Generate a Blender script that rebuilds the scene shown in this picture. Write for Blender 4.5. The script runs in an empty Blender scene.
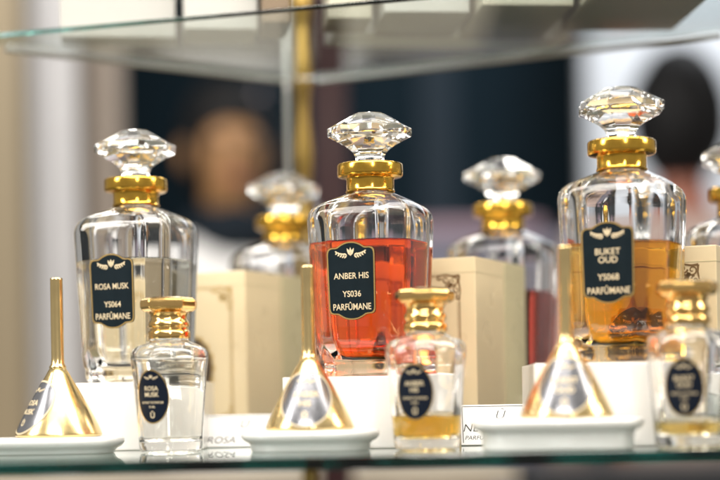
import bpy, bmesh, math, random
from mathutils import Matrix, Vector
random.seed(7)
S = bpy.context.scene
COL = S.collection
PI = math.pi

# ------------------------------------------------------------------ camera
CAM_H = 0.0275            # lens height above the lower glass shelf (its top is z = 0)
FPX = 1700.0              # 85 mm lens on a 36 mm wide frame of 720 px
ROLL = 0.017
cam_d = bpy.data.cameras.new('camera')
cam_d.lens = 85
cam_d.sensor_width = 36
cam_d.shift_y = 160 / 720
cam_d.clip_start = 0.02
cam_d.clip_end = 60
cam_d.dof.use_dof = True
cam_d.dof.focus_distance = 0.978
cam_d.dof.aperture_fstop = 2.6
cam_d.dof.aperture_blades = 9
cam = bpy.data.objects.new('camera', cam_d)
COL.objects.link(cam)
cam.matrix_world = Matrix.Translation((0, 0, CAM_H)) @ Matrix.Rotation(PI/2, 4, 'X') @ Matrix.Rotation(-ROLL, 4, 'Z')
S.camera = cam

# ------------------------------------------------------------------ world, lamps, exposure
w = bpy.data.worlds.new('World')
S.world = w
w.use_nodes = True
bg = w.node_tree.nodes['Background']
bg.inputs[0].default_value = (1.0, 0.965, 0.90, 1)
bg.inputs[1].default_value = 0.33

def lamp(name, loc, target, sx, sy, power, col=(1, 0.95, 0.88)):
    l = bpy.data.lights.new(name, 'AREA')
    l.shape = 'RECTANGLE'
    l.size, l.size_y = sx, sy
    l.energy = power
    l.color = col
    o = bpy.data.objects.new(name, l)
    COL.objects.link(o)
    o.location = loc
    d = Vector(target) - Vector(loc)
    o.rotation_euler = d.to_track_quat('-Z', 'Y').to_euler()
    return o

lamp('ceiling_lamp', (-0.25, -0.30, 1.15), (0, 1.0, 0.08), 0.9, 0.18, 9.5)
lamp('ceiling_lamp', (-0.15, -1.10, 1.35), (0, 1.0, 0.08), 1.2, 0.22, 13)
lamp('ceiling_lamp', (-0.05, 0.18, 1.20), (0, 0.95, 0.05), 0.8, 0.03, 1.1)
lamp('ceiling_lamp', (-0.05, 0.36, 1.15), (0, 0.95, 0.05), 0.8, 0.03, 1.1)
lamp('ceiling_lamp', (-0.05, 0.54, 1.10), (0, 0.95, 0.05), 0.8, 0.03, 1.1)
lamp('added_fill_lamp', (0.02, 0.80, 0.48), (0, 1.06, 0.03), 0.8, 0.14, 4.0)  # fill lamp added out of view to brighten box fronts and perfume
lamp('ceiling_lamp', (0.30, -0.75, 0.75), (0, 1.0, 0.08), 0.10, 0.5, 5)
lamp('ceiling_lamp', (-1.15, 0.55, 0.75), (0, 1.0, 0.1), 0.30, 0.7, 11, (1, 0.97, 0.93))
lamp('ceiling_lamp', (1.05, 0.75, 0.65), (0.1, 1.0, 0.1), 0.25, 0.6, 8, (1, 0.93, 0.82))
lamp('added_fill_lamp', (0.0, 1.62, 0.62), (0.0, 1.12, 0.05), 0.9, 0.08, 4)  # fill lamp added behind the shelves, aimed forward at the bottles
lamp('room_lamp', (1.0, 3.3, 1.7), (1.0, 4.1, 0.6), 0.8, 0.3, 17, (0.92, 0.96, 1))
lamp('room_lamp', (-0.5, 1.75, 1.3), (-0.36, 2.75, 0.2), 0.5, 0.4, 16)

S.view_settings.view_transform = 'Standard'
S.view_settings.look = 'None'
S.view_settings.exposure = 0.0
S.view_settings.gamma = 1.0
cy = S.cycles
cy.max_bounces = 28
cy.transmission_bounces = 26
cy.glossy_bounces = 10
cy.diffuse_bounces = 4
cy.transparent_max_bounces = 12
cy.caustics_reflective = True
cy.caustics_refractive = True
cy.blur_glossy = 0.6
cy.sample_clamp_indirect = 20.0
cy.use_denoising = True
try:
    cy.denoiser = 'OPENIMAGEDENOISE'
    cy.denoising_input_passes = 'RGB_ALBEDO_NORMAL'
except Exception:
    pass

# ------------------------------------------------------------------ measuring helpers
def at(px, py, D):
    u, v = px - 360.0, 400.0 - py
    uu, vv = u + ROLL * v, v - ROLL * u
    return Vector((uu * D / FPX, D, CAM_H + vv * D / FPX))

def on_z(px, py, z):
    u, v = px - 360.0, 400.0 - py
    uu, vv = u + ROLL * v, v - ROLL * u
    D = (z - CAM_H) * FPX / vv
    return Vector((uu * D / FPX, D, z))

# ------------------------------------------------------------------ materials
def mat(name, col, rough=0.5, metal=0.0, trans=0.0, ior=1.5, coat=0.0, emit=None, spec=0.5):
    m = bpy.data.materials.new(name)
    m.use_nodes = True
    b = m.node_tree.nodes['Principled BSDF']
    b.inputs['Base Color'].default_value = (*col, 1)
    b.inputs['Roughness'].default_value = rough
    b.inputs['Metallic'].default_value = metal
    b.inputs['Transmission Weight'].default_value = trans
    b.inputs['IOR'].default_value = ior
    b.inputs['Coat Weight'].default_value = coat
    b.inputs['Specular IOR Level'].default_value = spec
    if emit:
        b.inputs['Emission Color'].default_value = (*col, 1)
        b.inputs['Emission Strength'].default_value = emit
    return m

def noisy(m, scale=30, amount=0.12, rough_amount=0.1, bump=0.0, bump_dist=0.0005, detail=4):
    nt = m.node_tree
    b = nt.nodes['Principled BSDF']
    tc = nt.nodes.new('ShaderNodeTexCoord')
    n = nt.nodes.new('ShaderNodeTexNoise')
    n.inputs['Scale'].default_value = scale
    n.inputs['Detail'].default_value = detail
    nt.links.new(tc.outputs['Object'], n.inputs['Vector'])
    if amount:
        base = list(b.inputs['Base Color'].default_value)[:3]
        r = nt.nodes.new('ShaderNodeMix')
        r.data_type = 'RGBA'
        r.inputs[6].default_value = (*[c * (1 - amount) for c in base], 1)
        r.inputs[7].default_value = (*[min(1, c * (1 + amount)) for c in base], 1)
        nt.links.new(n.outputs['Fac'], r.inputs[0])
        nt.links.new(r.outputs[2], b.inputs['Base Color'])
    if rough_amount:
        ro = b.inputs['Roughness'].default_value
        mr = nt.nodes.new('ShaderNodeMapRange')
        mr.inputs[3].default_value = max(0, ro - rough_amount)
        mr.inputs[4].default_value = min(1, ro + rough_amount)
        nt.links.new(n.outputs['Fac'], mr.inputs[0])
        nt.links.new(mr.outputs[0], b.inputs['Roughness'])
    if bump:
        bp = nt.nodes.new('ShaderNodeBump')
        bp.inputs['Strength'].default_value = bump
        bp.inputs['Distance'].default_value = bump_dist
        nt.links.new(n.outputs['Fac'], bp.inputs['Height'])
        nt.links.new(bp.outputs[0], b.inputs['Normal'])
    return m

def absorb(m, col, dens):
    nt = m.node_tree
    v = nt.nodes.new('ShaderNodeVolumeAbsorption')
    v.inputs[0].default_value = (*col, 1)
    v.inputs[1].default_value = dens
    nt.links.new(v.outputs[0], nt.nodes['Material Output'].inputs['Volume'])
    return m

M_GLASS = noisy(mat('clear_glass', (1, 1, 1), 0.0, trans=1, ior=1.5), 26, 0, 0, 0.25, 0.0006, 1)
M_CRYSTAL = mat('crystal_glass', (1, 1, 1), 0.0, trans=1, ior=1.54)
M_SHELF = absorb(mat('shelf_glass', (1, 1, 1), 0.0, trans=1, ior=1.5), (0.25, 0.80, 0.79), 30)
M_SHELFUP = absorb(mat('overhead_shelf_glass', (1, 1, 1), 0.0, trans=1, ior=1.5), (0.34, 0.74, 0.68), 50)
M_PANE = absorb(mat('pane_glass', (1, 1, 1), 0.0, trans=1, ior=1.45), (0.6, 0.88, 0.8), 8)
M_CLEAR = absorb(mat('clear_perfume', (1, 1, 1), 0.0, trans=1, ior=1.36), (0.98, 0.96, 0.86), 14)
M_RED = absorb(mat('red_amber_perfume', (1, 1, 1), 0.0, trans=1, ior=1.36), (0.998, 0.55, 0.04), 88)
M_ORANGE = absorb(mat('orange_perfume', (1, 1, 1), 0.0, trans=1, ior=1.36), (1.0, 0.80, 0.0), 68)
M_DARKRED = absorb(mat('dark_red_perfume', (1, 1, 1), 0.0, trans=1, ior=1.36), (0.80, 0.2, 0.12), 70)
M_YELLOW = absorb(mat('yellow_perfume', (1, 1, 1), 0.0, trans=1, ior=1.36), (0.99, 0.81, 0.02), 120)
M_GOLD = noisy(mat('polished_gold', (0.90, 0.50, 0.075), 0.15, metal=1), 190, 0.22, 0.08, 0.06, 0.0004, 6)  # mottled base colour imitates dark streaks reflected in the collars
M_PALEGOLD = noisy(mat('funnel_gold', (0.92, 0.70, 0.34), 0.22, metal=1), 160, 0.05, 0.06, 0.06, 0.0004, 6)
M_ROSEGOLD = noisy(mat('cap_gold', (0.93, 0.60, 0.22), 0.14, metal=1), 160, 0.04, 0.05, 0.06, 0.0004, 6)
M_FOIL = mat('gold_foil', (0.56, 0.38, 0.14), 0.36, metal=0.8)
M_FOILSHADE = mat('shaded_gold_foil', (0.30, 0.19, 0.09), 0.38, metal=0.5)  # darker copy of the gold foil, shade put into its colour
M_LETTER = mat('printed_cream_gold', (0.66, 0.54, 0.35), 0.5)
M_BLACK = noisy(mat('black_enamel', (0.004, 0.010, 0.014), 0.35, spec=0.25), 200, 0.2, 0.08)
M_NAVY = noisy(mat('navy_sticker', (0.006, 0.010, 0.020), 0.45, spec=0.15), 200, 0.2, 0.08)
M_STEEL = noisy(mat('blue_grey_foil', (0.24, 0.24, 0.255), 0.22, metal=0.75), 200, 0.1, 0.05)
M_BROWN = mat('brown_medallion', (0.05, 0.028, 0.014), 0.4)
M_BOX = noisy(mat('cream_box_paper', (0.69, 0.56, 0.35), 0.3, coat=0.35), 22, 0.06, 0.08, 0.5, 0.0012, 2)
M_BOXB = noisy(mat('shaded_cream_box_paper', (0.55, 0.48, 0.29), 0.3, coat=0.35), 22, 0.06, 0.08, 0.5, 0.0012, 2)  # cream paper with shade put into its colour, also used for lid seams
M_WHITE = noisy(mat('white_acrylic', (0.84, 0.82, 0.79), 0.22, coat=0.3), 18, 0.03, 0.06)
M_TRAY = noisy(mat('white_porcelain', (0.84, 0.83, 0.80), 0.2, coat=0.4), 18, 0.03, 0.06)
M_CARD = noisy(mat('white_card', (0.80, 0.79, 0.77), 0.55), 60, 0.03, 0.05)
M_INK = mat('black_ink', (0.02, 0.02, 0.02), 0.6)
M_BRASS = noisy(mat('brass_post', (0.34, 0.22, 0.06), 0.36, metal=0.8), 60, 0.25, 0.1)
M_RAIL = noisy(mat('pale_metal_rail', (0.46, 0.46, 0.44), 0.4, metal=0.5), 40, 0.08, 0.1)
M_WALL = noisy(mat('dark_navy_wall', (0.008, 0.020, 0.030), 0.7, spec=0.1), 3, 0.25, 0.1)
M_FLOOR = noisy(mat('floor_tile', (0.30, 0.26, 0.21), 0.35), 4, 0.12, 0.1)

# ------------------------------------------------------------------ mesh helpers
class MB:
    def __init__(s):
        s.v, s.f, s.m = [], [], []
    def add(s, vs, fs, k=0):
        o = len(s.v)
        s.v += [tuple(p) for p in vs]
        s.f += [tuple(i + o for i in f) for f in fs]
        s.m += [k] * len(fs)
    def build(s, name, mats, parent=None, smooth=False, angle=None, bevel=0, normals=True):
        me = bpy.data.meshes.new(name)
        me.from_pydata(s.v, [], s.f)
        if not isinstance(mats, (list, tuple)):
            mats = [mats]
        for m in mats:
            me.materials.append(m)
        for p, k in zip(me.polygons, s.m):
            p.material_index = k
        bm = bmesh.new()
        bm.from_mesh(me)
        bmesh.ops.remove_doubles(bm, verts=bm.verts, dist=1e-7)
        if normals:
            bmesh.ops.recalc_face_normals(bm, faces=bm.faces)
        if bevel:
            es = [e for e in bm.edges if len(e.link_faces) == 2 and e.calc_face_angle(0) > 0.5]
            bmesh.ops.bevel(bm, geom=es, offset=bevel, segments=2, affect='EDGES', profile=0.7)
        for f in bm.faces:
            f.smooth = smooth
        if smooth and angle:
            for e in bm.edges:
                if len(e.link_faces) == 2 and e.calc_face_angle(0) > angle:
                    e.smooth = False
        bm.to_mesh(me)
        bm.free()
        o = bpy.data.objects.new(name, me)
        COL.objects.link(o)
        if parent:
            o.parent = parent
        return o

def loft(mb, rings, cap0=True, cap1=True, k=0, tri=False, closed=False):
    n = len(rings[0])
    vs = [p for r in rings for p in r]
    fs = []
    m = len(rings)
    for i in range(m if closed else m - 1):
        a, b = i * n, ((i + 1) % m) * n
        for j in range(n):
            j2 = (j + 1) % n
            if tri == 1:
                fs += [(a + j, a + j2, b + j), (a + j2, b + j2, b + j)]
            else:
                fs.append((a + j, a + j2, b + j2, b + j))
    if cap0 and not closed:
        c = len(vs)
        vs.append(sum((Vector(p) for p in rings[0]), Vector()) / n)
        fs += [(c, (j + 1) % n, j) for j in range(n)]
    if cap1 and not closed:
        c = len(vs)
        o = (m - 1) * n
        vs.append(sum((Vector(p) for p in rings[-1]), Vector()) / n)
        fs += [(c, o + j, o + (j + 1) % n) for j in range(n)]
    mb.add(vs, fs, k)

def circ(r, z, n=64, rot=0.0, cx=0, cy=0):
    return [(cx + r * math.cos(2 * PI * j / n + rot), cy + r * math.sin(2 * PI * j / n + rot), z) for j in range(n)]

def box(mb, x0, x1, y0, y1, z0, z1, k=0):
    vs = [(x, y, z) for z in (z0, z1) for y in (y0, y1) for x in (x0, x1)]
    mb.add(vs, [(0, 2, 3, 1), (4, 5, 7, 6), (0, 1, 5, 4), (2, 6, 7, 3), (0, 4, 6, 2), (1, 3, 7, 5)], k)

def prism(mb, pts, z0, z1, k=0):
    n = len(pts)
    vs = [(x, y, z0) for x, y in pts] + [(x, y, z1) for x, y in pts]
    fs = [tuple(range(n - 1, -1, -1)), tuple(range(n, 2 * n))]
    fs += [(j, (j + 1) % n, n + (j + 1) % n, n + j) for j in range(n)]
    mb.add(vs, fs, k)

def flat_text(body, width=None, cap=None, bold=0.0, shear=0.0):
    """glyph faces of one line, centred on the origin; returns verts2d, faces"""
    cu = bpy.data.curves.new('line', 'FONT')
    cu.body = body
    cu.align_x = 'CENTER'
    cu.size = 1.0
    cu.offset = bold
    cu.shear = shear
    cu.resolution_u = 4
    ob = bpy.data.objects.new('line', cu)
    COL.objects.link(ob)
    dg = bpy.context.evaluated_depsgraph_get()
    me = bpy.data.meshes.new_from_object(ob.evaluated_get(dg))
    vs = [(v.co.x, v.co.y) for v in me.vertices]
    fs = [tuple(p.vertices) for p in me.polygons]
    bpy.data.objects.remove(ob)
    bpy.data.curves.remove(cu)
    bpy.data.meshes.remove(me)
    x0, x1 = min(v[0] for v in vs), max(v[0] for v in vs)
    y0, y1 = 0.0, 0.70          # baseline and cap height of the font
    sy = cap / (y1 - y0)
    sx = width / (x1 - x0) if width else sy
    return [((x - (x0 + x1) / 2) * sx, (y - (y0 + y1) / 2) * sy) for x, y in vs], fs

def put(mb, flat, surf, cx=0, cy=0, off=0.0002, rot=0, k=0):
    vs, fs = flat
    c, s = math.cos(rot), math.sin(rot)
    mb.add([surf(cx + x * c - y * s, cy + x * s + y * c, off) for x, y in vs], fs, k)

def ellipse_flat(a, b, nr=6, n=40, inner=0.0):
    vs, fs = [], []
    for i in range(nr + 1):
        t = inner + (1 - inner) * i / nr
        t = max(t, 1e-4)
        vs += [(a * t * math.cos(2 * PI * j / n), b * t * math.sin(2 * PI * j / n)) for j in range(n)]
    for i in range(nr):
        for j in range(n):
            fs.append((i * n + j, i * n + (j + 1) % n, (i + 1) * n + (j + 1) % n, (i + 1) * n + j))
    return vs, fs

def leaf(cx, cy, ang, L, W):
    c, s = math.cos(ang), math.sin(ang)
    pts = [(0, 0), (L * .35, W * .5), (L * .7, W * .4), (L, 0), (L * .7, -W * .4), (L * .35, -W * .5)]
    return [(cx + x * c - y * s, cy + x * s + y * c) for x, y in pts], [tuple(range(6))]

def emblem(mb, surf, cx, cy, s, off, k=0):
    """laurel: three upright leaves with a sprig to each side"""
    for a in (-0.45, 0, 0.45):
        put(mb, leaf(0, 0, PI / 2 + a, 0.50 * s, 0.15 * s), surf, cx, cy - 0.10 * s, off, 0, k)
    for sg in (-1, 1):
        for i in range(5):
            x = sg * (0.22 + 0.15 * i) * s
            y = (-0.06 + 0.018 * i * i * 0.6) * s
            for a in (0.55, -0.75):
                ang = (a if sg > 0 else PI - a)
                put(mb, leaf(x, y, ang, (0.25 - 0.02 * i) * s, 0.095 * s), surf, cx, cy, off, 0, k)

def strip(pts, wd):
    """thin ribbon along 2d points"""
    vs, fs = [], []
    n = len(pts)
    for i, (x, y) in enumerate(pts):
        a = pts[max(0, i - 1)]
        b = pts[min(n - 1, i + 1)]
        dx, dy = b[0] - a[0], b[1] - a[1]
        l = math.hypot(dx, dy) or 1
        ww = wd(i / (n - 1)) if callable(wd) else wd
        vs += [(x - dy / l * ww / 2, y + dx / l * ww / 2), (x + dy / l * ww / 2, y - dx / l * ww / 2)]
    for i in range(n - 1):
        fs.append((2 * i, 2 * i + 1, 2 * i + 3, 2 * i + 2))
    return vs, fs

def thing(name, label, cat, loc=(0, 0, 0), rz=0.0, group=None):
    o = bpy.data.objects.new(name, None)
    o.empty_display_size = 0.01
    COL.objects.link(o)
    o.location = loc
    o.rotation_euler = (0, 0, rz)
    return tag(o, label, cat, group)

def tag(o, label, cat, group=None):
    o['label'] = label
    o['category'] = cat
    if group:
        o['group'] = group
    return o

# ------------------------------------------------------------------ setting
mb = MB(); box(mb, -3.2, 3.2, 4.4, 4.5, -1.0, 2.2)
mb.build('back_wall', M_WALL)['kind'] = 'structure'
mb = MB(); box(mb, -6, 6, -3, 7, -1.06, -1.0)
mb.build('floor', M_FLOOR)['kind'] = 'structure'

def curtain(x0, x1, y, z0, z1, folds, amp, col, label):
    mb = MB()
    n = folds * 12
    fr = [(x0 + (x1 - x0) * i / n, y + amp * math.sin(2 * PI * folds * i / n) + amp * .4 * math.sin(4.7 * i / n * folds)) for i in range(n + 1)]
    bk = [(x, yy + 0.006) for x, yy in reversed(fr)]
    ring = fr + bk
    m_ = len(ring)
    vs = [(x, yy, z) for z in (z0, z1) for x, yy in ring]
    fs = [(j, (j + 1) % m_, m_ + (j + 1) % m_, m_ + j) for j in range(m_)]
    for k in range(n):
        a, b, c, d = k, k + 1, m_ - 2 - k, m_ - 1 - k
        fs += [(a, b, c, d), (m_ + a, m_ + d, m_ + c, m_ + b)]
    mb.add(vs, fs)
    o = mb.build('curtain', noisy(mat('curtain_cloth', col, 0.85), 40, 0.08, 0, 0.2, 0.002), smooth=True, angle=1.0)
    return tag(o, label, 'curtain')

def bx(px0, px1, D, z0, z1, depth, m, name, label, cat, bevel=0.004):
    mb = MB()
    box(mb, (px0 - 360) * D / FPX, (px1 - 360) * D / FPX, D, D + depth, z0, z1)
    return tag(mb.build(name, m, bevel=bevel), label, cat)

# ------------------------------------------------------------------ cabinet shelves, corner post
def poly_shelf(pts, z0, th, name, label, m=None):
    mb = MB()
    prism(mb, [(p.x, p.y) for p in pts], z0, z0 + th)
    return tag(mb.build(name, m or M_SHELF, bevel=0.0006), label, 'shelf')

POST_D = 1.29
post = at(303, 100, POST_D)
fl, fr = on_z(0, 463.0, 0), on_z(720, 449.5, 0)
d = (fr - fl)
poly_shelf([fl - d * 0.6, fr + d * 0.6, Vector((0.62, 1.0, 0)), Vector((post.x + 0.05, POST_D + 0.03, 0)),
            Vector((post.x - 0.05, POST_D + 0.03, 0)), Vector((-0.60, 1.06, 0))], -0.0065, 0.0065, 'glass_shelf',
           'clear glass shelf with a dark green front edge that carries the perfume bottles')
ZU = at(303, 78, POST_D - 0.01).z
u_l, u_r = on_z(0, 37, ZU), on_z(420, 0, ZU)
du = (u_r - u_l).normalized()
b_c = on_z(303, 79, ZU)
b_l = on_z(0, 45, ZU)
b_r = on_z(560, 50, ZU)
dl, dr = (b_l - b_c).normalized(), (b_r - b_c).normalized()
poly_shelf([u_l - du * 0.05, u_l + du * 0.72, b_c + dr * 0.62, b_c, b_c + dl * 0.235], ZU, 0.0026, 'glass_shelf',
           'clear glass shelf overhead, seen from below, with a thin green front edge', M_SHELFUP)

cab = thing('display_cabinet', 'brass corner post of the glass cabinet with pale metal shelf rails', 'cabinet', (post.x, POST_D + 0.004, -1.0))
inv = Vector((-post.x, -(POST_D + 0.004), 1.0))
mb = MB()
rings = []
zz = -0.9
while zz < 0.9:
    r = 0.0062 + 0.0012 * math.sin(zz * 95) + (0.0022 if abs((zz * 10) % 2.2 - 1.1) < 0.09 else 0)
    rings.append([(r * math.cos(a), r * math.sin(a), zz + 1.0) for a in [2 * PI * j / 20 for j in range(20)]])
    zz += 0.006
loft(mb, rings)
mb.build('corner_post', M_BRASS, cab, smooth=True)
mb = MB()
loft(mb, [circ(0.018, 0.0, 24), circ(0.018, 0.04, 24), circ(0.008, 0.075, 24), circ(0.0066, 0.1, 24)])
mb.build('foot', M_BRASS, cab, smooth=True, angle=0.6)
def bar(p, q, wd, h, z0, name, m):
    mb = MB()
    dd = (q - p).normalized()
    nn = Vector((-dd.y, dd.x, 0))
    pts = [p + nn * wd / 2, q + nn * wd / 2, q - nn * wd / 2, p - nn * wd / 2]
    prism(mb, [((a + inv).x, (a + inv).y) for a in pts], z0 + 1.0, z0 + h + 1.0)
    return mb.build(name, m, cab, bevel=0.001)
off = Vector((0, 0.004, 0))
bar(b_c + dl * 0.012 + off, b_c + dl * 0.24 + off, 0.005, 0.003, ZU - 0.0036, 'shelf_rail', M_RAIL)
bar(b_c + dr * 0.012 + off, b_c + dr * 0.32 + off, 0.005, 0.003, ZU - 0.0036, 'shelf_rail', M_RAIL)
q = at(287, 100, POST_D)
bar(Vector((q.x - 0.0022, POST_D + 0.004, 0)), Vector((q.x + 0.0022, POST_D + 0.004, 0)), 0.004, 0.55, 0.03, 'pane_edge', M_RAIL)

# ------------------------------------------------------------------ decanters
def oct_ring(a, c, z, t=0.0, n=128, p=48, rc=None):
    out = []
    dch = (2 * a - c) / math.sqrt(2)
    for j in range(n):
        th = 2 * PI * j / n
        s = 0.0
        for i in range(8):
            dd = a if i % 2 == 0 else dch
            cs = math.cos(th - i * PI / 4)
            if cs > 0.05:
                s += (cs / dd) ** p
        r = s ** (-1.0 / p)
        r = r * (1 - t) + (rc if rc else a) * t
        out.append((r * math.cos(th), r * math.sin(th), z))
    return out

OUT = [(0.0, .0236, 0), (.0008, .0252, 0), (.0030, .0264, 0), (.0062, .0268, 0), (.0080, .0264, 0), (.0100, .0275, 0), (.016, .0282, 0), (.05, .0296, 0), (.084, .0311, 0), (.0915, .0313, 0),
       (.0948, .0308, .02), (.0977, .0296, .08), (.1000, .0275, .2), (.1022, .0243, .42), (.1042, .0203, .68),
       (.1058, .0168, .88), (.1070, .0146, .98), (.1080, .0134, 1), (.1100, .0130, 1), (.1225, .0128, 1)]
INN = [(.0112, .006, 1), (.0113, .012, .6), (.0120, .0168, .3), (.0138, .0200, .1), (.0172, .0224, 0), (.022, .0240, 0), (.030, .0249, 0), (.05, .0259, 0), (.084, .0274, 0),
       (.0915, .0276, 0), (.0945, .0268, .04), (.0970, .0252, .12), (.0990, .0230, .28), (.1010, .0200, .5),
       (.1030, .0165, .75), (.1048, .0134, .92), (.1062, .0112, 1), (.1080, .0100, 1), (.1225, .0097, 1)]
CO, CI = 0.0088, 0.0125

def inner_at(z):
    for (z0, a0, t0), (z1, a1, t1) in zip(INN, INN[1:]):
        if z0 <= z <= z1:
            f = (z - z0) / (z1 - z0)
            return a0 + (a1 - a0) * f, t0 + (t1 - t0) * f
    return INN[-1][1:]

PLAQUE = [(0, .5), (.07, .497), (.14, .485), (.20, .468), (.25, .447), (.285, .432), (.33, .427), (.40, .428), (.445, .420), (.475, .402), (.49, .375), (.495, .34),
          (.478, -.36), (.468, -.392), (.445, -.415), (.40, -.426), (.33, -.428), (.285, -.434), (.25, -.449), (.20, -.468), (.14, -.486), (.07, -.497), (0, -.5)]

def plaque_outline(wd, h, inset=0.0):
    half = [(x * (wd - 2 * inset), y * (h - 2 * inset)) for x, y in PLAQUE]
    return half + [(-x, y) for x, y in reversed(half[1:-1])]

def decanter(label, loc, yaw, liquid, level, words=None, scale=1.0, stop_rot=0.0, group='faceted perfume decanters with gold collars'):
    t = thing('perfume_decanter', label, 'perfume bottle', loc, -yaw, group)
    t.scale = (scale,) * 3
    mb = MB()
    oc = [oct_ring(a, CO * a / .0312, z, tt, rc=a) for z, a, tt in OUT]
    ic = [oct_ring(a, CI * a / .0276, z, tt, rc=a) for z, a, tt in INN]
    loft(mb, oc, True, False)
    loft(mb, ic, True, False)
    n = 128
    top = oc[-1] + ic[-1]
    mb.add(top, [(j, (j + 1) % n, n + (j + 1) % n, n + j) for j in range(n)])
    mb.build('glass_body', M_GLASS, t, smooth=True, angle=0.9)
    # perfume inside
    e = 0.00015
    rs = []
    for z, a, tt in INN:
        if z < level - 0.001:
            rs.append(oct_ring(a + e, CI * a / .0276, z - (e if z < .0135 else 0), tt, rc=a + e))
    a, tt = inner_at(level)
    for sc_, up in ((1, .0009), (.975, .0004), (.94, .0001), (.88, 0)):     # meniscus
        rs.append(oct_ring((a + e) * sc_, CI * a / .0276 * sc_, level + up, tt, rc=(a + e) * sc_))
    mb = MB(); loft(mb, rs)
    mb.build('perfume', liquid, t, smooth=True, angle=0.9)
    # gold collar
    prof = [(.0137, .1078), (.0143, .1078), (.0145, .1084), (.0141, .1090), (.0139, .1096), (.0139, .1150), (.0143, .1160), (.0165, .1164), (.0184, .1167), (.0190, .1174), (.0192, .1182),
            (.0192, .1232), (.0190, .1240), (.0184, .1245), (.0170, .1247), (.0108, .1247), (.0103, .1243), (.0103, .1229), (.0137, .1229)]
    mb = MB(); loft(mb, [circ(r, z, 72) for r, z in prof], closed=True)
    mb.build('collar', M_GOLD, t, smooth=True, angle=0.7)
    # crystal stopper
    key = [(.1130, .0080), (.1230, .0083), (.1270, .0083), (.1290, .0087), (.1310, .0097), (.1329, .0115), (.1349, .0142), (.1371, .0180), (.1389, .0216), (.1402, .0243)]
    st = []
    for q in range(len(key) - 1):
        (za, ra), (zb, rb) = key[q], key[q + 1]
        (zp, rp), (zn, rn) = key[max(0, q - 1)], key[min(len(key) - 1, q + 2)]
        for f in (0, .25, .5, .75):
            cr = lambda p0, p1, p2, p3: p1 + .5 * f * (p2 - p0 + f * (2 * p0 - 5 * p1 + 4 * p2 - p3 + f * (3 * (p1 - p2) + p3 - p0)))
            st.append((cr(zp, za, zb, zn), cr(rp, ra, rb, rn)))
    st += [(.1402, .0243), (.1406, .0246), (.1449, .0248), (.1454, .0244), (.1535, .0098), (.1538, .0092)]
    mb = MB()
    loft(mb, [circ(r, z, 8, PI / 8 + stop_rot) for z, r in st])
    mb.build('stopper', M_CRYSTAL, t, smooth=True, angle=0.36)
    if words:
        yf = -0.02980
        zc = 0.0545
        lean = (0.0311 - 0.0282) / 0.068
        def surf(u, v, off):
            return (u, yf + 0.0002 - lean * v - off, zc + v)
        wd, h = 0.0300, 0.0446
        lab = None
        mb = MB()
        o = plaque_outline(wd, h)
        nn = len(o)
        mb.add([surf(x, y, 0.0003) for x, y in o] + [surf(x, y, 0.0010) for x, y in o],
               [tuple(range(nn - 1, -1, -1)), tuple(range(nn, 2 * nn))] + [(j, (j + 1) % nn, nn + (j + 1) % nn, nn + j) for j in range(nn)])
        lab = mb.build('label_plaque', M_BLACK, t)
        mb = MB()
        i0, i1 = plaque_outline(wd, h, 0.0001), plaque_outline(wd, h, 0.00085)
        mb.add([surf(x, y, 0.00112) for x, y in i0] + [surf(x, y, 0.00112) for x, y in i1],
               [(j, (j + 1) % nn, nn + (j + 1) % nn, nn + j) for j in range(nn)])
        mb.build('border', M_FOIL, lab)
        mb = MB()
        for txt, fy, wf, cap in words:
            put(mb, flat_text(txt, wd * wf, cap, 0.010), surf, 0, h * (0.5 - fy), 0.00113)
        mb.build('lettering', M_LETTER, lab, normals=False)
        mb = MB()
        emblem(mb, surf, 0, h * 0.338, 0.0100, 0.00113)
        mb.build('laurel_emblem', M_LETTER, lab, normals=False)
    return t

def base(px, py_mid, D, z):
    p = at(px, py_mid, D)
    return (p.x, D, z)

Z_R, Z_A, Z_B = at(137, 382, 1.00).z, at(371, 376, 0.957).z, at(623, 362, 0.912).z
decanter('clear decanter with black ROSA MUSK label on the leftmost white block', base(137, 255, 1.04, Z_R), 0.385, M_CLEAR, 0.0735,
         [('ROSA MUSK', .435, .76, .0034), ('YS064', .675, .38, .0034), ('PARFÛMANE', .835, .78, .0036)], stop_rot=0.2)
decanter('decanter of red amber perfume with black ANBER HIS label', base(371.5, 255, 0.995, Z_A), 0.40, M_RED, 0.0775,
         [('ANBER HIS', .435, .72, .0034), ('YS036', .665, .38, .0034), ('PARFÛMANE', .83, .78, .0036)], stop_rot=0.05)
decanter('decanter of orange perfume with black BUKET OUD label', base(623, 240, 0.952, Z_B), 0.43, M_ORANGE, 0.0655,
         [('BUKET', .365, .47, .0034), ('OUD', .465, .36, .0034), ('YS068', .675, .40, .0034), ('PARFÛMANE', .84, .80, .0036)], stop_rot=0.38)
ZB2 = 0.029
REAR = [(284, 1.222, M_CLEAR, 0.07, 'unlabelled clear decanter behind the cream boxes beside the brass post', 0.3),
        (503, 1.165, M_DARKRED, 0.066, 'decanter of dark red perfume behind the middle pair of cream boxes', 0.1),
        (741, 1.095, M_CLEAR, 0.06, 'decanter cut by the right photo edge behind the last cream box', 0.25)]
for px, D, lq, lv, lb, sr in REAR:
    decanter(lb, base(px, 230, D, ZB2), 0.44, lq, lv, None, 1.05, sr)

# ------------------------------------------------------------------ white blocks under the decanters
def block(x0, x1, y0, y1, h, label, rz=0.0):
    mb = MB()
    cx, cyy = (x0 + x1) / 2, (y0 + y1) / 2
    box(mb, x0 - cx, x1 - cx, y0 - cyy, y1 - cyy, 0.0001, h)
    o = mb.build('display_block', M_WHITE, bevel=0.0010)
    o.location = (cx, cyy, 0)
    o.rotation_euler.z = rz
    return tag(o, label, 'display block', 'white blocks under the decanters')

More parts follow.
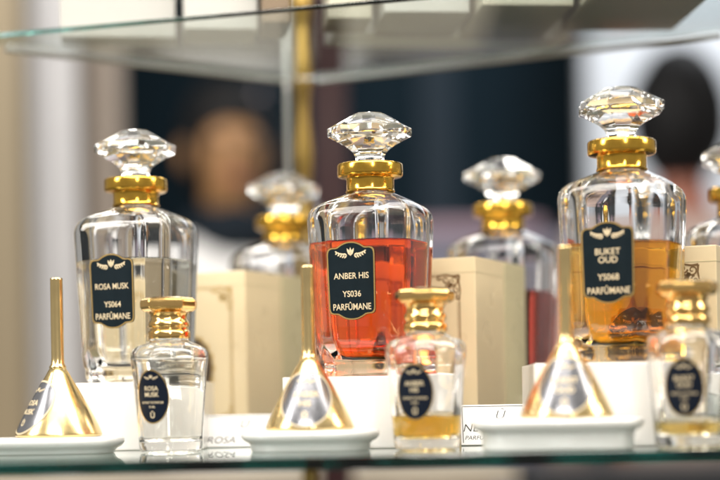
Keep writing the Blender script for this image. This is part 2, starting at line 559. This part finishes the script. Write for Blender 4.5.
block(at(75, 415, 1.0).x, at(203, 415, 1.0).x, 1.0005, 1.079, Z_R, 'white block under the ROSA MUSK decanter')
block(at(283, 410, .955).x, at(459, 410, .955).x, 0.955, 1.0275, Z_A, 'white block under the ANBER HIS decanter')
block(at(535, 400, .913).x, at(690, 400, .913).x, 0.9145, 0.985, Z_B, 'white block under the BUKET OUD decanter')
for (px, D, *_), nm in zip(REAR, ('clear decanter beside the brass post', 'dark red perfume decanter', 'decanter at the right photo edge')):
    p = at(px, 230, D)
    block(p.x - .036, p.x + .036, D - .036, D + .036, ZB2, 'low white block under the rear ' + nm, -0.44)

# ------------------------------------------------------------------ cream boxes
BW, BH = 0.086, 0.1135
def spiral(cx, cy, r, turns, a0, sg, n=26):
    return [(cx + r * (1 - .85 * i / n) * math.cos(a0 + sg * 2 * PI * turns * i / n),
             cy + r * (1 - .85 * i / n) * math.sin(a0 + sg * 2 * PI * turns * i / n)) for i in range(n + 1)]

def gift_box(label, corner, yaw, depth, m, front=None, foil=None, title=('ROSA', 'MUSK'), up=0.0):
    """corner is the right front bottom corner; front face looks along -y before the turn"""
    t = thing('perfume_box', label, 'box', corner, -yaw, 'cream perfume boxes')
    mb = MB()
    box(mb, -BW, 0, 0, depth, 0.0002, BH)
    mb.build('carton', m, t, bevel=0.0007)
    mb = MB()      # thumb cut line of the lid flap round the top
    box(mb, -BW - .00015, .00015, -.00015, depth + .00015, BH - .0095, BH - .0091)
    mb.build('lid_seam', M_BOXB, t)
    if front:
        def surf(u, v, off):
            return (-BW / 2 + u, -off, BH / 2 + v)
        mb = MB()
        hx, hy = BW / 2 - 0.0105, BH / 2 - 0.011
        g = 0.016
        for sx in (-1, 1):
            put(mb, strip([(sx * hx, -hy + g), (sx * hx, hy - g)], .0008), surf, 0, 0, .0002)
            put(mb, strip([(sx * (hx - .0014), -hy + g), (sx * (hx - .0014), hy - g)], .0003), surf, 0, 0, .0002)
        for sy in (-1, 1):
            put(mb, strip([(-hx + g, sy * hy), (hx - g, sy * hy)], .0008), surf, 0, 0, .0002)
        mb.build('border', foil, t, normals=False)
        for sx in (-1, 1):
            for sy in (-1, 1):
                mb = MB()
                X, Y = sx * hx, sy * hy
                def fl_(pts, wdt=.0009):
                    put(mb, strip([(X - sx * x, Y - sy * y) for x, y in pts], lambda q: wdt * (1.25 - q * .7)), surf, 0, 0, .00022)
                fl_(spiral(.0035, .0030, .0032, 1.3, 0.4, 1))
                fl_(spiral(.0088, .0022, .0026, 1.2, 3.0, -1))
                fl_(spiral(.0020, .0088, .0026, 1.2, -1.5, 1))
                fl_(spiral(.0080, .0072, .0022, 1.2, 2.0, 1))
                fl_(spiral(.0135, .0010, .0017, 1.1, 3.0, -1))
                fl_(spiral(.0008, .0135, .0017, 1.1, -1.5, 1))
                fl_([(.0, .0), (.004, .0004), (.009, -.0006), (.0155, .0)], .0012)
                fl_([(.0, .0), (.0004, .004), (-.0006, .009), (.0, .0155)], .0012)
                for a_, l_ in ((.5, .004), (1.0, .0045), (.75, .006)):
                    put(mb, leaf(0, 0, a_, l_, .0016), lambda u, v, off: surf(X - sx * (u + .0045), Y - sy * (v + .0045), off), 0, 0, .00022)
                mb.build('corner_ornament', foil, t, normals=False)
        cy_ = -0.0065 + up
        mb = MB()
        n = 72
        ro = [(.0188 + .0009 * math.cos(18 * 2 * PI * j / n)) for j in range(n)]
        put(mb, ([(ro[j] * math.cos(2 * PI * j / n), ro[j] * 1.2 * math.sin(2 * PI * j / n)) for j in range(n)], [tuple(range(n))]), surf, 0, cy_, .0003)
        for k in range(7):     # crown over the medallion
            put(mb, leaf(0, .021, PI / 2 + (k - 3) * .28, .0075 - abs(k - 3) * .0008, .0020), surf, 0, cy_, .0003)
        md = mb.build('medallion', M_FOIL, t, normals=False)
        mb = MB()
        put(mb, ellipse_flat(.0172, .0208, 1, 64), surf, 0, cy_, .00042)
        mb.build('medallion_field', M_BROWN, md, normals=False)
        mb = MB()
        emblem(mb, surf, 0, cy_ + .0115, .0085, .00055)
        for k, tx in enumerate(title):
            put(mb, flat_text(tx, None, .0033, .02), surf, 0, cy_ + .003 - .0056 * k, .00055)
        mb.build('lettering', M_FOIL, md, normals=False)
    return t

YB = 0.4363
dv = Vector((math.sin(YB), math.cos(YB), 0))
def pair(px, ytop, D, title, foil, labs, n=2, up=0.0):
    p = at(px, ytop, D)
    c = Vector((p.x, D, 0))
    gift_box(labs[0], c, YB, 0.050, M_BOX, True, foil, title, up)
    if n > 1:
        gift_box(labs[1], c + dv * 0.0515, YB - 0.01, 0.040, M_BOXB)

pair(245, 271, 1.1076, ('ROSA', 'MUSK'), M_FOIL, ('cream box with gold corner scrolls behind the small ROSA MUSK bottle', 'plain cream box with painted shade tucked behind the gold scrolled box on the left'))
pair(475, 256, 1.0316, ('ANBER', 'HIS'), M_FOILSHADE, ('cream box with shade-darkened gold corner scrolls right of the red amber decanter', 'plain cream box with painted shade between the scrolled box and dark red perfume'))
pair(716, 245, 0.978, ('BUKET', 'OUD'), M_FOILSHADE, ('cream box with brown medallion seen through the orange perfume decanter', ''), 1, .009)

# ------------------------------------------------------------------ small bottles
SO = [(0.0, .0150), (.0005, .0166), (.0018, .0174), (.004, .0178), (.045, .0209), (.0500, .0216), (.0530, .0219), (.0556, .0217), (.0578, .0204), (.0594, .0178), (.0606, .0146), (.0616, .0120), (.0625, .0106), (.067, .0100)]
SI = [(.0062, .004), (.0064, .0105), (.0072, .0135), (.0095, .0150), (.045, .0180), (.0515, .0188), (.0545, .0184), (.0568, .0165), (.0584, .0138), (.0600, .0105), (.0612, .0085), (.067, .0078)]

def interp(prof, z):
    for (z0, r0), (z1, r1) in zip(prof, prof[1:]):
        if z0 <= z <= z1:
            return r0 + (r1 - r0) * (z - z0) / (z1 - z0)
    return prof[-1][1]

def fac(r, z, n=96, m=10, amt=0.5):
    out = []
    for j in range(n):
        th = 2 * PI * j / n
        k = (th + PI / m) % (2 * PI / m) - PI / m
        rr = r * (1 - amt + amt * math.cos(PI / m) / math.cos(k))
        out.append((rr * math.cos(th), rr * math.sin(th), z))
    return out

def small_bottle(label, loc, yaw, liquid, level, lines, cap_rot):
    t = thing('small_perfume_bottle', label, 'perfume bottle', loc, -yaw, 'small tapered perfume bottles with gold caps')
    mb = MB()
    oc = [circ(r, z, 96) for z, r in SO]
    ic = [fac(r, z, 96, 10, 0.9 if z < .055 else .2) for z, r in SI]
    loft(mb, oc, True, False)
    loft(mb, ic, True, False)
    n = 96
    mb.add(oc[-1] + ic[-1], [(j, (j + 1) % n, n + (j + 1) % n, n + j) for j in range(n)])
    mb.build('glass_body', M_GLASS, t, smooth=True, angle=0.9)
    e = .00012
    rs = [fac(r + e, z - (e if z < .0075 else 0), 96, 10, .9) for z, r in SI if z < level - .0005]
    for sc_, up in ((1, .0008), (.965, .0003), (.9, 0)):
        rs.append(fac((interp(SI, level) + e) * sc_, level + up, 96, 10, .9))
    mb = MB(); loft(mb, rs)
    mb.build('perfume', liquid, t, smooth=True, angle=0.9)
    mb = MB()
    prof = [(.0108, .0634), (.0116, .0634), (.0119, .0642), (.0119, .0668), (.0115, .0677), (.0107, .0683), (.0106, .0694), (.0114, .0703), (.0116, .0716), (.0112, .0728), (.0103, .0740), (.0101, .0752), (.0104, .0768), (.0114, .0781)]
    loft(mb, [circ(r, z, 48) for r, z in prof])
    cap = mb.build('cap', M_ROSEGOLD, t, smooth=True, angle=0.8)
    mb = MB()
    fp = [(.0112, .0780), (.0136, .0787), (.0154, .0798), (.0162, .0812), (.0163, .0838), (.0158, .0850), (.0146, .0859), (.0120, .0866)]
    loft(mb, [circ(r, z, 10, cap_rot) for r, z in fp], tri=0)
    mb.build('flange', M_ROSEGOLD, cap, bevel=0.0003)
    # oval label wrapped on the tapered body
    zc = 0.0310
    def surf(u, v, off):
        z = zc + v
        r = interp(SO, z) + off
        th = u / r
        return (r * math.sin(th), -r * math.cos(th), z)
    mb = MB()
    put(mb, ellipse_flat(.0103, .0150, 6, 56), surf, 0, 0, .00025)
    lab = mb.build('oval_label', M_NAVY, t, smooth=True, normals=False)
    mb = MB()
    put(mb, ellipse_flat(.0103, .0150, 1, 56, 0.955), surf, 0, 0, .0003)
    mb.build('border', M_FOIL, lab, smooth=True, normals=False)
    mb = MB()
    for txt, v, cap_h, wd in lines:
        put(mb, flat_text(txt, wd, cap_h, .02), surf, 0, v, .00032)
    emblem(mb, surf, 0, .0104, .0046, .00032)
    mb.build('lettering', M_LETTER, lab, normals=False)
    return t

def sl(a, b):
    return [(a, .0046, .0024, None), (b, .0012, .0024, None), ('EXTRAIT DE PARFUM', -.0032, .0012, .0135), ('50 ML', -.0056, .0011, None), ('Û', -.0102, .0031, None)]
small_bottle('small clear bottle with oval ROSA MUSK label before the leftmost white block', base(170, 390, 0.955, 0.0002), 0.42, M_CLEAR, 0.0525, sl('ROSA', 'MUSK'), 0.1)
small_bottle('small bottle with a little yellow perfume left, before the red amber decanter', base(426, 380, 0.915, 0.0002), 0.36, M_YELLOW, 0.0178, sl('ANBER', 'HIS'), 0.25)
small_bottle('small bottle with a shallow orange layer at the right end', base(688, 370, 0.885, 0.0002), 0.30, M_ORANGE, 0.0125, sl('BUKET', 'OUD'), 0.0)

# ------------------------------------------------------------------ trays, funnels
def tray(x0, x1, y0, y1, h, label):
    r = (y1 - y0) / 2
    cx, cyy = (x0 + x1) / 2, (y0 + y1) / 2
    hw = (x1 - x0) / 2
    def ring(s, z):
        pts = []
        for k in range(33):
            a = -PI / 2 + PI * k / 32
            pts.append((hw - r + (r - s) * math.cos(a), (r - s) * math.sin(a), z))
        for k in range(33):
            a = PI / 2 + PI * k / 32
            pts.append((-hw + r + (r - s) * math.cos(a), (r - s) * math.sin(a), z))
        return pts
    mb = MB()
    b = min(.003, h * .3)
    lo = max(h - .0062, .0030)
    loft(mb, [ring(.0062, .0001), ring(.0056, .0006), ring(.0052, lo - .0016), ring(.0042, lo - .0004), ring(.0024, lo + .0004), ring(.0012, lo + .0014), ring(0, lo + .0030), ring(0.0002, h - .0012), ring(.0010, h - .0003), ring(.0026, h)])
    o = mb.build('tray', M_TRAY, smooth=True, angle=0.8)
    o.location = (cx, cyy, 0)
    return tag(o, label, 'tray', 'white rounded trays under the funnels')

FUN_H = 0.0895
def funnel(label, loc, yaw, lines, dark):
    t = thing('funnel', label, 'funnel', loc, 0, 'small gold funnels standing upside down')
    zj = 0.0385
    prof = [(.0232, .0), (.0240, .0003), (.0243, .0012), (.0240, .0020)]
    R = lambda z: .0240 + (.0046 - .0240) * ((z - .0020) / (zj - .0020)) ** 1.12 if z > .0020 else .0240
    prof += [(R(.0020 + (zj - .0020) * i / 14), .0020 + (zj - .0020) * i / 14) for i in range(1, 15)]
    inner = [(r - .0010, max(z, 0.0)) for r, z in reversed(prof[1:])] + [(.0222, .0)]
    mb = MB()
    loft(mb, [circ(r, z, 72) for r, z in prof] + [circ(r, z + (0.0006 if i == 0 else 0), 72) for i, (r, z) in enumerate(inner)], closed=True)
    mb.build('cone', M_PALEGOLD, t, smooth=True, angle=0.9)
    mb = MB()
    sp = [(.0040, zj - .0012), (.0047, zj - .0002), (.0048, zj + .0010), (.0042, zj + .0018), (.0038, zj + .0028), (.0036, zj + .006), (.0035, FUN_H - .0012), (.0036, FUN_H - .0006), (.0033, FUN_H), (.0024, FUN_H), (.0022, FUN_H - .0015), (.0022, zj)]
    loft(mb, [circ(r, z, 40) for r, z in sp], closed=True)
    mb.build('stem', M_PALEGOLD, t, smooth=True, angle=0.8)
    zc = 0.0167
    def surf(u, v, off):
        z = zc + v * 0.88
        r = R(z) + off
        th = u / r + yaw
        return (r * math.sin(th), -r * math.cos(th), z)
    mb = MB()
    put(mb, ellipse_flat(.0158, .0172, 7, 56), surf, 0, 0, .0003)
    st = mb.build('sticker', M_STEEL, t, smooth=True, normals=False)
    mb = MB()
    put(mb, ellipse_flat(.0158, .0172, 1, 56, .94), surf, 0, 0, .00036)
    mb.build('border', M_LETTER, st, smooth=True, normals=False)
    mb = MB()
    for txt, v, c in lines:
        put(mb, flat_text(txt, None, c, .03), surf, 0, v, .0004)
    emblem(mb, surf, 0, .0108, .0056, .0004)
    mb.build('lettering', M_LETTER, st, normals=False)
    return t

z1, z2, z3 = at(58, 437, .96).z, at(309, 430, .93).z, at(566, 418, .887).z
x1, x2, x3 = at(58, 380, .96).x, at(309, 370, .93).x, at(566, 350, .887).x
tray(-.2255, -.1335, .933, .988, z1, 'white rounded tray under the leftmost funnel')
tray(-.0655, .0105, .9035, .9535, z2, 'white rounded tray between the two left small bottles')
tray(.0580, .1480, .862, .912, z3, 'thickest white rounded tray, between the two small bottles on the right')
tl = lambda a, b: [(a, .0030, .0032), (b, -.0026, .0032), ('Û', -.0098, .0034)]
funnel('gold upside down funnel with its sticker turned to the left edge', (x1, .96, z1 + .0002), -0.95, tl('ROSA', 'MUSK'), True)
funnel('gold upside down funnel in front of the red amber decanter', (x2, .9285, z2 + .0002), -0.10, tl('ANBER', 'HIS'), False)
funnel('gold upside down funnel in front of the orange perfume decanter', (x3, .887, z3 + .0002), -0.18, tl('BUKET', 'OUD'), False)

# ------------------------------------------------------------------ name cards
def card(label, x0, x1, y0, ztop, lean, lines, mark):
    t = thing('name_card', label, 'card', ((x0 + x1) / 2, y0, 0.0), 0, 'white name cards behind the trays')
    wd = x1 - x0
    L = (ztop - 0.0003) / math.cos(lean)
    def surf(u, v, off):
        return (u, v * math.sin(lean) - off * math.cos(lean), 0.0006 + v * math.cos(lean) + off * math.sin(lean))
    mb = MB()
    q = [(-wd / 2, 0), (wd / 2, 0), (wd / 2, L), (-wd / 2, L)]
    mb.add([surf(x, y, 0) for x, y in q] + [surf(x, y, -.0012) for x, y in q], [(0, 1, 2, 3), (7, 6, 5, 4), (0, 4, 5, 1), (1, 5, 6, 2), (2, 6, 7, 3), (3, 7, 4, 0)])
    mb.build('card_plate', M_CARD, t)
    mb = MB()
    m_ = .0012
    for a, b in (((-wd / 2 + m_, m_), (-wd / 2 + m_, L - m_)), ((wd / 2 - m_, m_), (wd / 2 - m_, L - m_)), ((-wd / 2 + m_, L - m_), (wd / 2 - m_, L - m_))):
        put(mb, strip([a, b], .00045), surf, 0, 0, .0001)
    mb.build('border', M_INK, t, normals=False)
    mb = MB()
    put(mb, flat_text('Û', None, .0058, -.012, .3), surf, mark, L - .0068, .0001)
    for txt, cx, v, c in lines:
        put(mb, flat_text(txt, None, c, -.004, .25), surf, cx, v, .0001)
    mb.build('lettering', M_INK, t, normals=False)
    return t
c0, c1 = at(204, 430, 1.03).x, at(282, 430, 1.03).x
card('white name card left of the middle funnel with text starting with R', c0, c1, 1.030, at(240, 415, 1.045).z, .6, [('ROSA', -.0135, .0048, .0048)], .001)
c0, c1 = at(461, 420, .98).x, at(533, 420, .98).x
card('white name card right of the yellow perfume bottle reading NE', c0, c1, .979, at(500, 405, .99).z, .5, [('NE', -.0145, .0110, .0050), ('PARFUM', -.0115, .0045, .0026)], .003)

# ------------------------------------------------------------------ things on the upper shelf
ZT = ZU + 0.0026
def upper(px0, px1, py, depth, h, m, label, cat='box', name='shop_box', yaw=0.0):
    p, q = on_z(px0, py, ZT), on_z(px1, py, ZT)
    c = (p + q) / 2
    wd = abs(q.x - p.x)
    t = thing(name, label, cat, (c.x, c.y, ZT + .0002), yaw)
    mb = MB(); box(mb, -wd / 2, wd / 2, 0, depth, 0, h * .62)
    mb.build('box_base', m, t, bevel=.0012)
    mb = MB(); box(mb, -wd / 2 - .0012, wd / 2 + .0012, -.0012, depth + .0012, h * .62 + .0001, h)
    mb.build('lid', m, t, bevel=.0012)
    return t

# ------------------------------------------------------------------ the shop behind
curtain(-0.530, -0.428, 2.62, -1.0, 1.3, 3, 0.012, (0.58, 0.58, 0.60), 'pale grey white curtain hanging at the left edge')
curtain(-0.455, -0.375, 2.74, -1.0, 1.3, 3, 0.010, (0.36, 0.31, 0.27), 'brownish grey curtain beside the pale one')
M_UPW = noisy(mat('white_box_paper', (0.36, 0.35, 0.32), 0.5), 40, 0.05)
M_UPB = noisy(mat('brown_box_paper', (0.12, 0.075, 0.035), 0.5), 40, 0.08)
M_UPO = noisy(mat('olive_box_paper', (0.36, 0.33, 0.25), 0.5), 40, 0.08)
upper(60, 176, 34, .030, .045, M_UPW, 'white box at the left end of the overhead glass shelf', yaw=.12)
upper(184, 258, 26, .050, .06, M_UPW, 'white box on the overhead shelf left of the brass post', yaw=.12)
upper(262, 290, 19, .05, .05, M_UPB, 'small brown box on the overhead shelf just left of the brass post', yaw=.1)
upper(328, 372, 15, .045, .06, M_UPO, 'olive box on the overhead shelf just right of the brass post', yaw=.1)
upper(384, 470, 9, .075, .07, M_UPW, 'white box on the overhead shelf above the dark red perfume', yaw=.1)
upper(335, 575, 33, .045, .05, mat('added_white_box_paper', (.74, .72, .68), .45), 'long white box added to brighten the overhead shelf right of the brass post', yaw=.22)  # white box added to lighten the pale underside of the shelf
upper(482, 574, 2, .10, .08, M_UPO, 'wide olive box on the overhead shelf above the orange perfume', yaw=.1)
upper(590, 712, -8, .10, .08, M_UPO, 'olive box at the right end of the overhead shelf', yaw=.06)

M_MAROON = noisy(mat('maroon_lacquer', (0.030, 0.010, 0.011), 0.5, spec=.2), 20, 0.15)
bx(317, 352, 1.9, -1.0, 1.2, .05, M_MAROON, 'room_post', 'dark maroon post standing behind the brass corner post', 'post')
bx(424, 462, 3.6, -1.0, 1.6, .10, noisy(mat('blue_grey_paint', (0.020, 0.034, 0.050), 0.6, spec=.15), 8, 0.15), 'wall_pilaster', 'blue grey pilaster on the dark wall', 'pilaster')
M_WPANEL = noisy(mat('white_wall_panel', (0.80, 0.84, 0.90), 0.5), 6, 0.04)
bx(592, 1100, 4.1, -1.0, 1.9, .08, M_WPANEL, 'wall_panel', 'bright white wall panel behind the person on the right', 'wall panel', .01)
bx(-420, 26, 2.5, -1.0, 1.6, .08, noisy(mat('tan_wall_panel', (0.25, 0.20, 0.125), 0.55), 6, 0.06), 'wall_panel', 'tan wall panel at the far left behind the pale curtain', 'wall panel', .01)

# long counter in the room, its top a little below the glass shelf
cz = CAM_H - 64 * 2.2 / FPX
t = thing('shop_counter', 'tan shop counter standing in the room behind the cabinet', 'counter', (-0.25, 2.2, -1.0))
mb = MB(); box(mb, -.75, .42, .02, .58, .08, cz + 1.0 - .03)
mb.build('counter_body', noisy(mat('tan_wood', (0.42, 0.31, 0.17), 0.4), 12, 0.15), t, bevel=.004)
mb = MB(); box(mb, -.78, .45, -.02, .62, cz + 1.0 - .0298, cz + 1.0)
mb.build('counter_top', noisy(mat('pale_stone', (0.50, 0.44, 0.35), 0.25), 10, 0.12), t, bevel=.004)
mb = MB(); box(mb, -.72, .39, .05, .55, .0, .0798)
mb.build('plinth', M_INK, t)
t = thing('sideboard', 'dark navy sideboard standing low in front of the person on the right', 'sideboard', (0.62, 2.3, -1.0))
M_DK = noisy(mat('dark_lacquer', (0.015, 0.020, 0.026), 0.35), 12, 0.15)
mb = MB(); box(mb, -.38, .55, .0, .42, .08, cz + .96); mb.build('cupboard_body', M_DK, t, bevel=.004)
mb = MB(); box(mb, -.40, .57, -.02, .44, cz + .9602, cz + .985); mb.build('cupboard_top', M_DK, t, bevel=.004)
for x in (-.36, .10):
    mb = MB(); box(mb, x, x + .43, -.018, -.0005, .12, cz + .94); d_ = mb.build('door', M_DK, t, bevel=.003)
    mb = MB(); box(mb, x + .20, x + .23, -.034, -.0185, .55, .67); mb.build('handle', M_BRASS, d_, bevel=.003)
# grey sofa with lilac cushions on the right
t = thing('sofa', 'grey lilac sofa back seen blurred behind the dark red perfume decanter', 'sofa', (0.30, 3.15, -1.0))
M_SOFA = noisy(mat('grey_lilac_cloth', (0.20, 0.20, 0.26), 0.9), 60, 0.12, 0, .2, .002)
M_CUSH = noisy(mat('pink_lilac_cloth', (0.42, 0.30, 0.36), 0.9), 60, 0.12, 0, .2, .002)
mb = MB(); box(mb, -.32, .30, .0, .16, .25, 1.33); mb.build('backrest', M_SOFA, t, smooth=True, bevel=.03)
mb = MB(); box(mb, -.30, .28, .165, .75, .2, .44); mb.build('seat', M_SOFA, t, smooth=True, bevel=.03)
for x in (-.385, .305):
    mb = MB(); box(mb, x, x + .08, .0, .75, .1, .62); mb.build('armrest', M_SOFA, t, smooth=True, bevel=.025)
for x in (-.26, .24):
    for y in (.04, .70):
        mb = MB(); loft(mb, [circ(.018, 0, 16, 0, x, y), circ(.024, .199, 16, 0, x, y)]); mb.build('leg', M_MAROON, t, smooth=True, angle=.6)
mb = MB(); box(mb, -.20, .05, .02, .12, 1.33, 1.36); mb.build('throw_blanket', M_CUSH, t, smooth=True, bevel=.012)
# small oval wall lamp
p = at(257, 118, 3.0)
t = thing('oval_lamp', 'small lit oval pinkish lamp high on a dark stand left of the brass post', 'lamp', (p.x, 3.0, -1.0))
mb = MB()
zc = p.z + 1.0
loft(mb, [circ(max(.0145 * math.sin(PI * k / 16), .001), zc - .048 * math.cos(PI * k / 16), 24) for k in range(17)])
mb.build('shade', mat('lamp_glow', (1.0, .82, .86), .4, emit=.75), t, smooth=True)
mb = MB()
loft(mb, [circ(.12, 0, 32), circ(.12, .015, 32), circ(.012, .03, 32), circ(.007, zc - .05, 32)])
mb.build('stand', M_INK, t, smooth=True, angle=.6)

# ------------------------------------------------------------------ people in the shop
def skin(name, pts, edges, m, parent=None, root=0, sub=2):
    """one continuous surface grown round a chain of joints (x, y, z, rx, ry)"""
    me = bpy.data.meshes.new(name)
    me.from_pydata([p[:3] for p in pts], edges, [])
    o = bpy.data.objects.new(name, me)
    COL.objects.link(o)
    sk = o.modifiers.new('skin', 'SKIN')
    sk.use_smooth_shade = True
    for i, p in enumerate(pts):
        v = me.skin_vertices[0].data[i]
        v.radius = (p[3], p[4])
        v.use_root = (i == root)
    sd = o.modifiers.new('sub', 'SUBSURF')
    sd.levels = sub
    sd.render_levels = sub
    dg = bpy.context.evaluated_depsgraph_get()
    m2 = bpy.data.meshes.new_from_object(o.evaluated_get(dg))
    o.modifiers.clear()
    o.data = m2
    m2.materials.clear()
    m2.materials.append(m)
    for p in m2.polygons:
        p.use_smooth = True
    if parent:
        o.parent = parent
    return o

def blob(mb, c, r, n=24, k=16, f=None):
    rings = []
    for i in range(k + 1):
        ph = PI * i / k
        s, z = max(math.sin(ph), .02), -math.cos(ph)
        rings.append([tuple(Vector(c) + Vector((r[0] * s * math.cos(2 * PI * j / n), r[1] * s * math.sin(2 * PI * j / n), r[2] * z)) * (f(2 * PI * j / n, z) if f else 1)) for j in range(n)])
    loft(mb, rings)

def person(label, loc, rz, H, m_skin, m_hair, m_shirt, m_trousers, long_hair, shrug=0.0):
    """front looks along -y before the turn"""
    t = thing('person', label, 'person', loc, rz)
    s = H / 1.70
    P = []
    E = []
    def v(x, y, z, rx, ry=None, fr=None):
        P.append((x * s, y * s, z * s, rx * s, (ry or rx) * s))
        if fr is not None:
            E.append((fr, len(P) - 1))
        return len(P) - 1
    pel = v(0, 0, .95, .14, .11)
    waist = v(0, 0, 1.08, .125, .095, pel)
    chest = v(0, 0, 1.27, .15, .105, waist)
    neckb = v(0, .01, 1.42, .075, .065, chest)
    neck = v(0, .012, 1.485, .046, .048, neckb)
    jaw = v(0, -.018, 1.545, .056, .068, neck)
    mid = v(0, -.005, 1.61, .074, .088, jaw)
    top = v(0, 0, 1.665, .055, .066, mid)
    for sg in (-1, 1):
        sh = v(sg * .17, .01, 1.385 + shrug * (sg > 0), .055, .055, chest)
        el = v(sg * .22, .03, 1.10, .040, .040, sh)
        wr = v(sg * .215, -.06, .87, .027, .027, el)
        pm = v(sg * .213, -.085, .80, .036, .020, wr)
        for q in range(4):
            a = v(sg * .213, -.105 + q * .017 - .012, .745, .0095, .0095, pm)
            v(sg * .207, -.110 + q * .017 - .012, .715 + .004 * abs(q - 1), .008, .008, a)
        a = v(sg * .195, -.12, .79, .011, .011, pm)
        v(sg * .19, -.135, .76, .009, .009, a)
        hp = v(sg * .09, 0, .86, .088, .088, pel)
        kn = v(sg * .10, -.01, .49, .058, .058, hp)
        an = v(sg * .105, .02, .09, .038, .038, kn)
        v(sg * .11, -.11, .035, .036, .030, an)
    skin('body', P, E, m_skin, t)
    # clothes: slightly larger surfaces over the same joints
    P, E = [], []
    a = v(0, 0, .90, .165, .13); b = v(0, 0, 1.08, .145, .112, a); c = v(0, 0, 1.27, .168, .122, b)
    v(0, .01, 1.425, .078, .072, c)
    for sg in (-1, 1):
        e = v(sg * .172, .01, 1.385 + shrug * (sg > 0), .070 + shrug * .2 * (sg > 0), .070 + shrug * .2 * (sg > 0), c)
        g = v(sg * .222, .03, 1.10, .056, .056, e)
        v(sg * .218, -.05, .90, .043, .043, g)
    skin('shirt', P, E, m_shirt, t)
    P, E = [], []
    a = v(0, 0, .98, .15, .12)
    for sg in (-1, 1):
        b = v(sg * .09, 0, .86, .102, .102, a)
        c = v(sg * .10, -.01, .49, .075, .075, b)
        v(sg * .105, .02, .10, .062, .062, c)
    skin('trousers', P, E, m_trousers, t)
    def part(name, m, fn):
        mb = MB(); fn(mb)
        return mb.build(name, m, t, smooth=True)
    hz = 1.60 * s
    def hair(mb):
        def f(a, z):
            front = max(0, -math.sin(a))
            return 1 + .03 * math.sin(a * 9 + z * 4) - (.20 * front if z < .35 else 0)
        blob(mb, (0, .018 * s, (1.64 if not long_hair else 1.615) * s), (.092 * s, .104 * s, (.088 if not long_hair else .13) * s), 36, 20, f)
    part('hair', m_hair, hair)
    if shrug:
        part('scarf', M_SCARF, lambda mb: blob(mb, (0, .0, 1.445 * s), (.105 * s, .115 * s, .058 * s), 30, 12, lambda a, z: 1 + .05 * math.sin(a * 5 + z * 3)))
    def nose(mb):
        blob(mb, (0, -.105 * s, 1.583 * s), (.013 * s, .02 * s, .022 * s), 12, 8)
    part('nose', m_skin, nose)
    for sg in (-1, 1):
        part('eye', M_INK, lambda mb: blob(mb, (sg * .031 * s, -.086 * s, 1.61 * s), (.013 * s, .007 * s, .006 * s), 12, 8))
        part('ear', m_skin, lambda mb: blob(mb, (sg * .082 * s, .005 * s, 1.595 * s), (.011 * s, .019 * s, .031 * s), 12, 8))
    part('mouth', mat('lips', (.35, .12, .10), .5), lambda mb: blob(mb, (0, -.090 * s, 1.545 * s), (.024 * s, .007 * s, .007 * s), 12, 8))
    for sg in (-1, 1):
        part('shoe', M_INK, lambda mb: blob(mb, (sg * .108 * s, -.055 * s, .042 * s), (.05 * s, .125 * s, .042 * s), 20, 12))
    return t

M_SKIN1 = noisy(mat('tan_skin', (0.36, 0.19, 0.08), 0.5), 20, .06)
M_SKIN2 = noisy(mat('reddish_skin', (0.40, 0.15, 0.10), 0.5), 20, .06)
M_HAIR = noisy(mat('dark_hair', (0.008, 0.008, 0.009), 0.55, spec=.2), 60, .3)
M_SH1 = noisy(mat('white_shirt_cloth', (0.85, 0.85, 0.86), 0.8), 30, .05)
M_SH2 = noisy(mat('pale_pink_cloth', (0.52, 0.40, 0.36), 0.8), 30, .06)
M_SCARF = noisy(mat('dark_scarf_cloth', (0.014, 0.020, 0.028), 0.9, spec=.1), 40, .15)
M_TR = noisy(mat('dark_trouser_cloth', (0.02, 0.022, 0.03), 0.8), 30, .1)
p = at(228, 156, 2.9)
person('person with tan face, dark scarf and white shirt left of the brass post', (p.x, 2.9, -1.0), 0.25, (p.z + 1.0) * 1.70 / 1.595, M_SKIN1, M_HAIR, M_SH1, M_TR, True, 0.09)
p = at(680, 115, 2.95)
person('dark haired person in a pale pink top standing before the white wall panel', (p.x, 2.95, -1.0), 2.9, (p.z + 1.0) * 1.70 / 1.62, M_SKIN2, M_HAIR, M_SH2, M_TR, True)
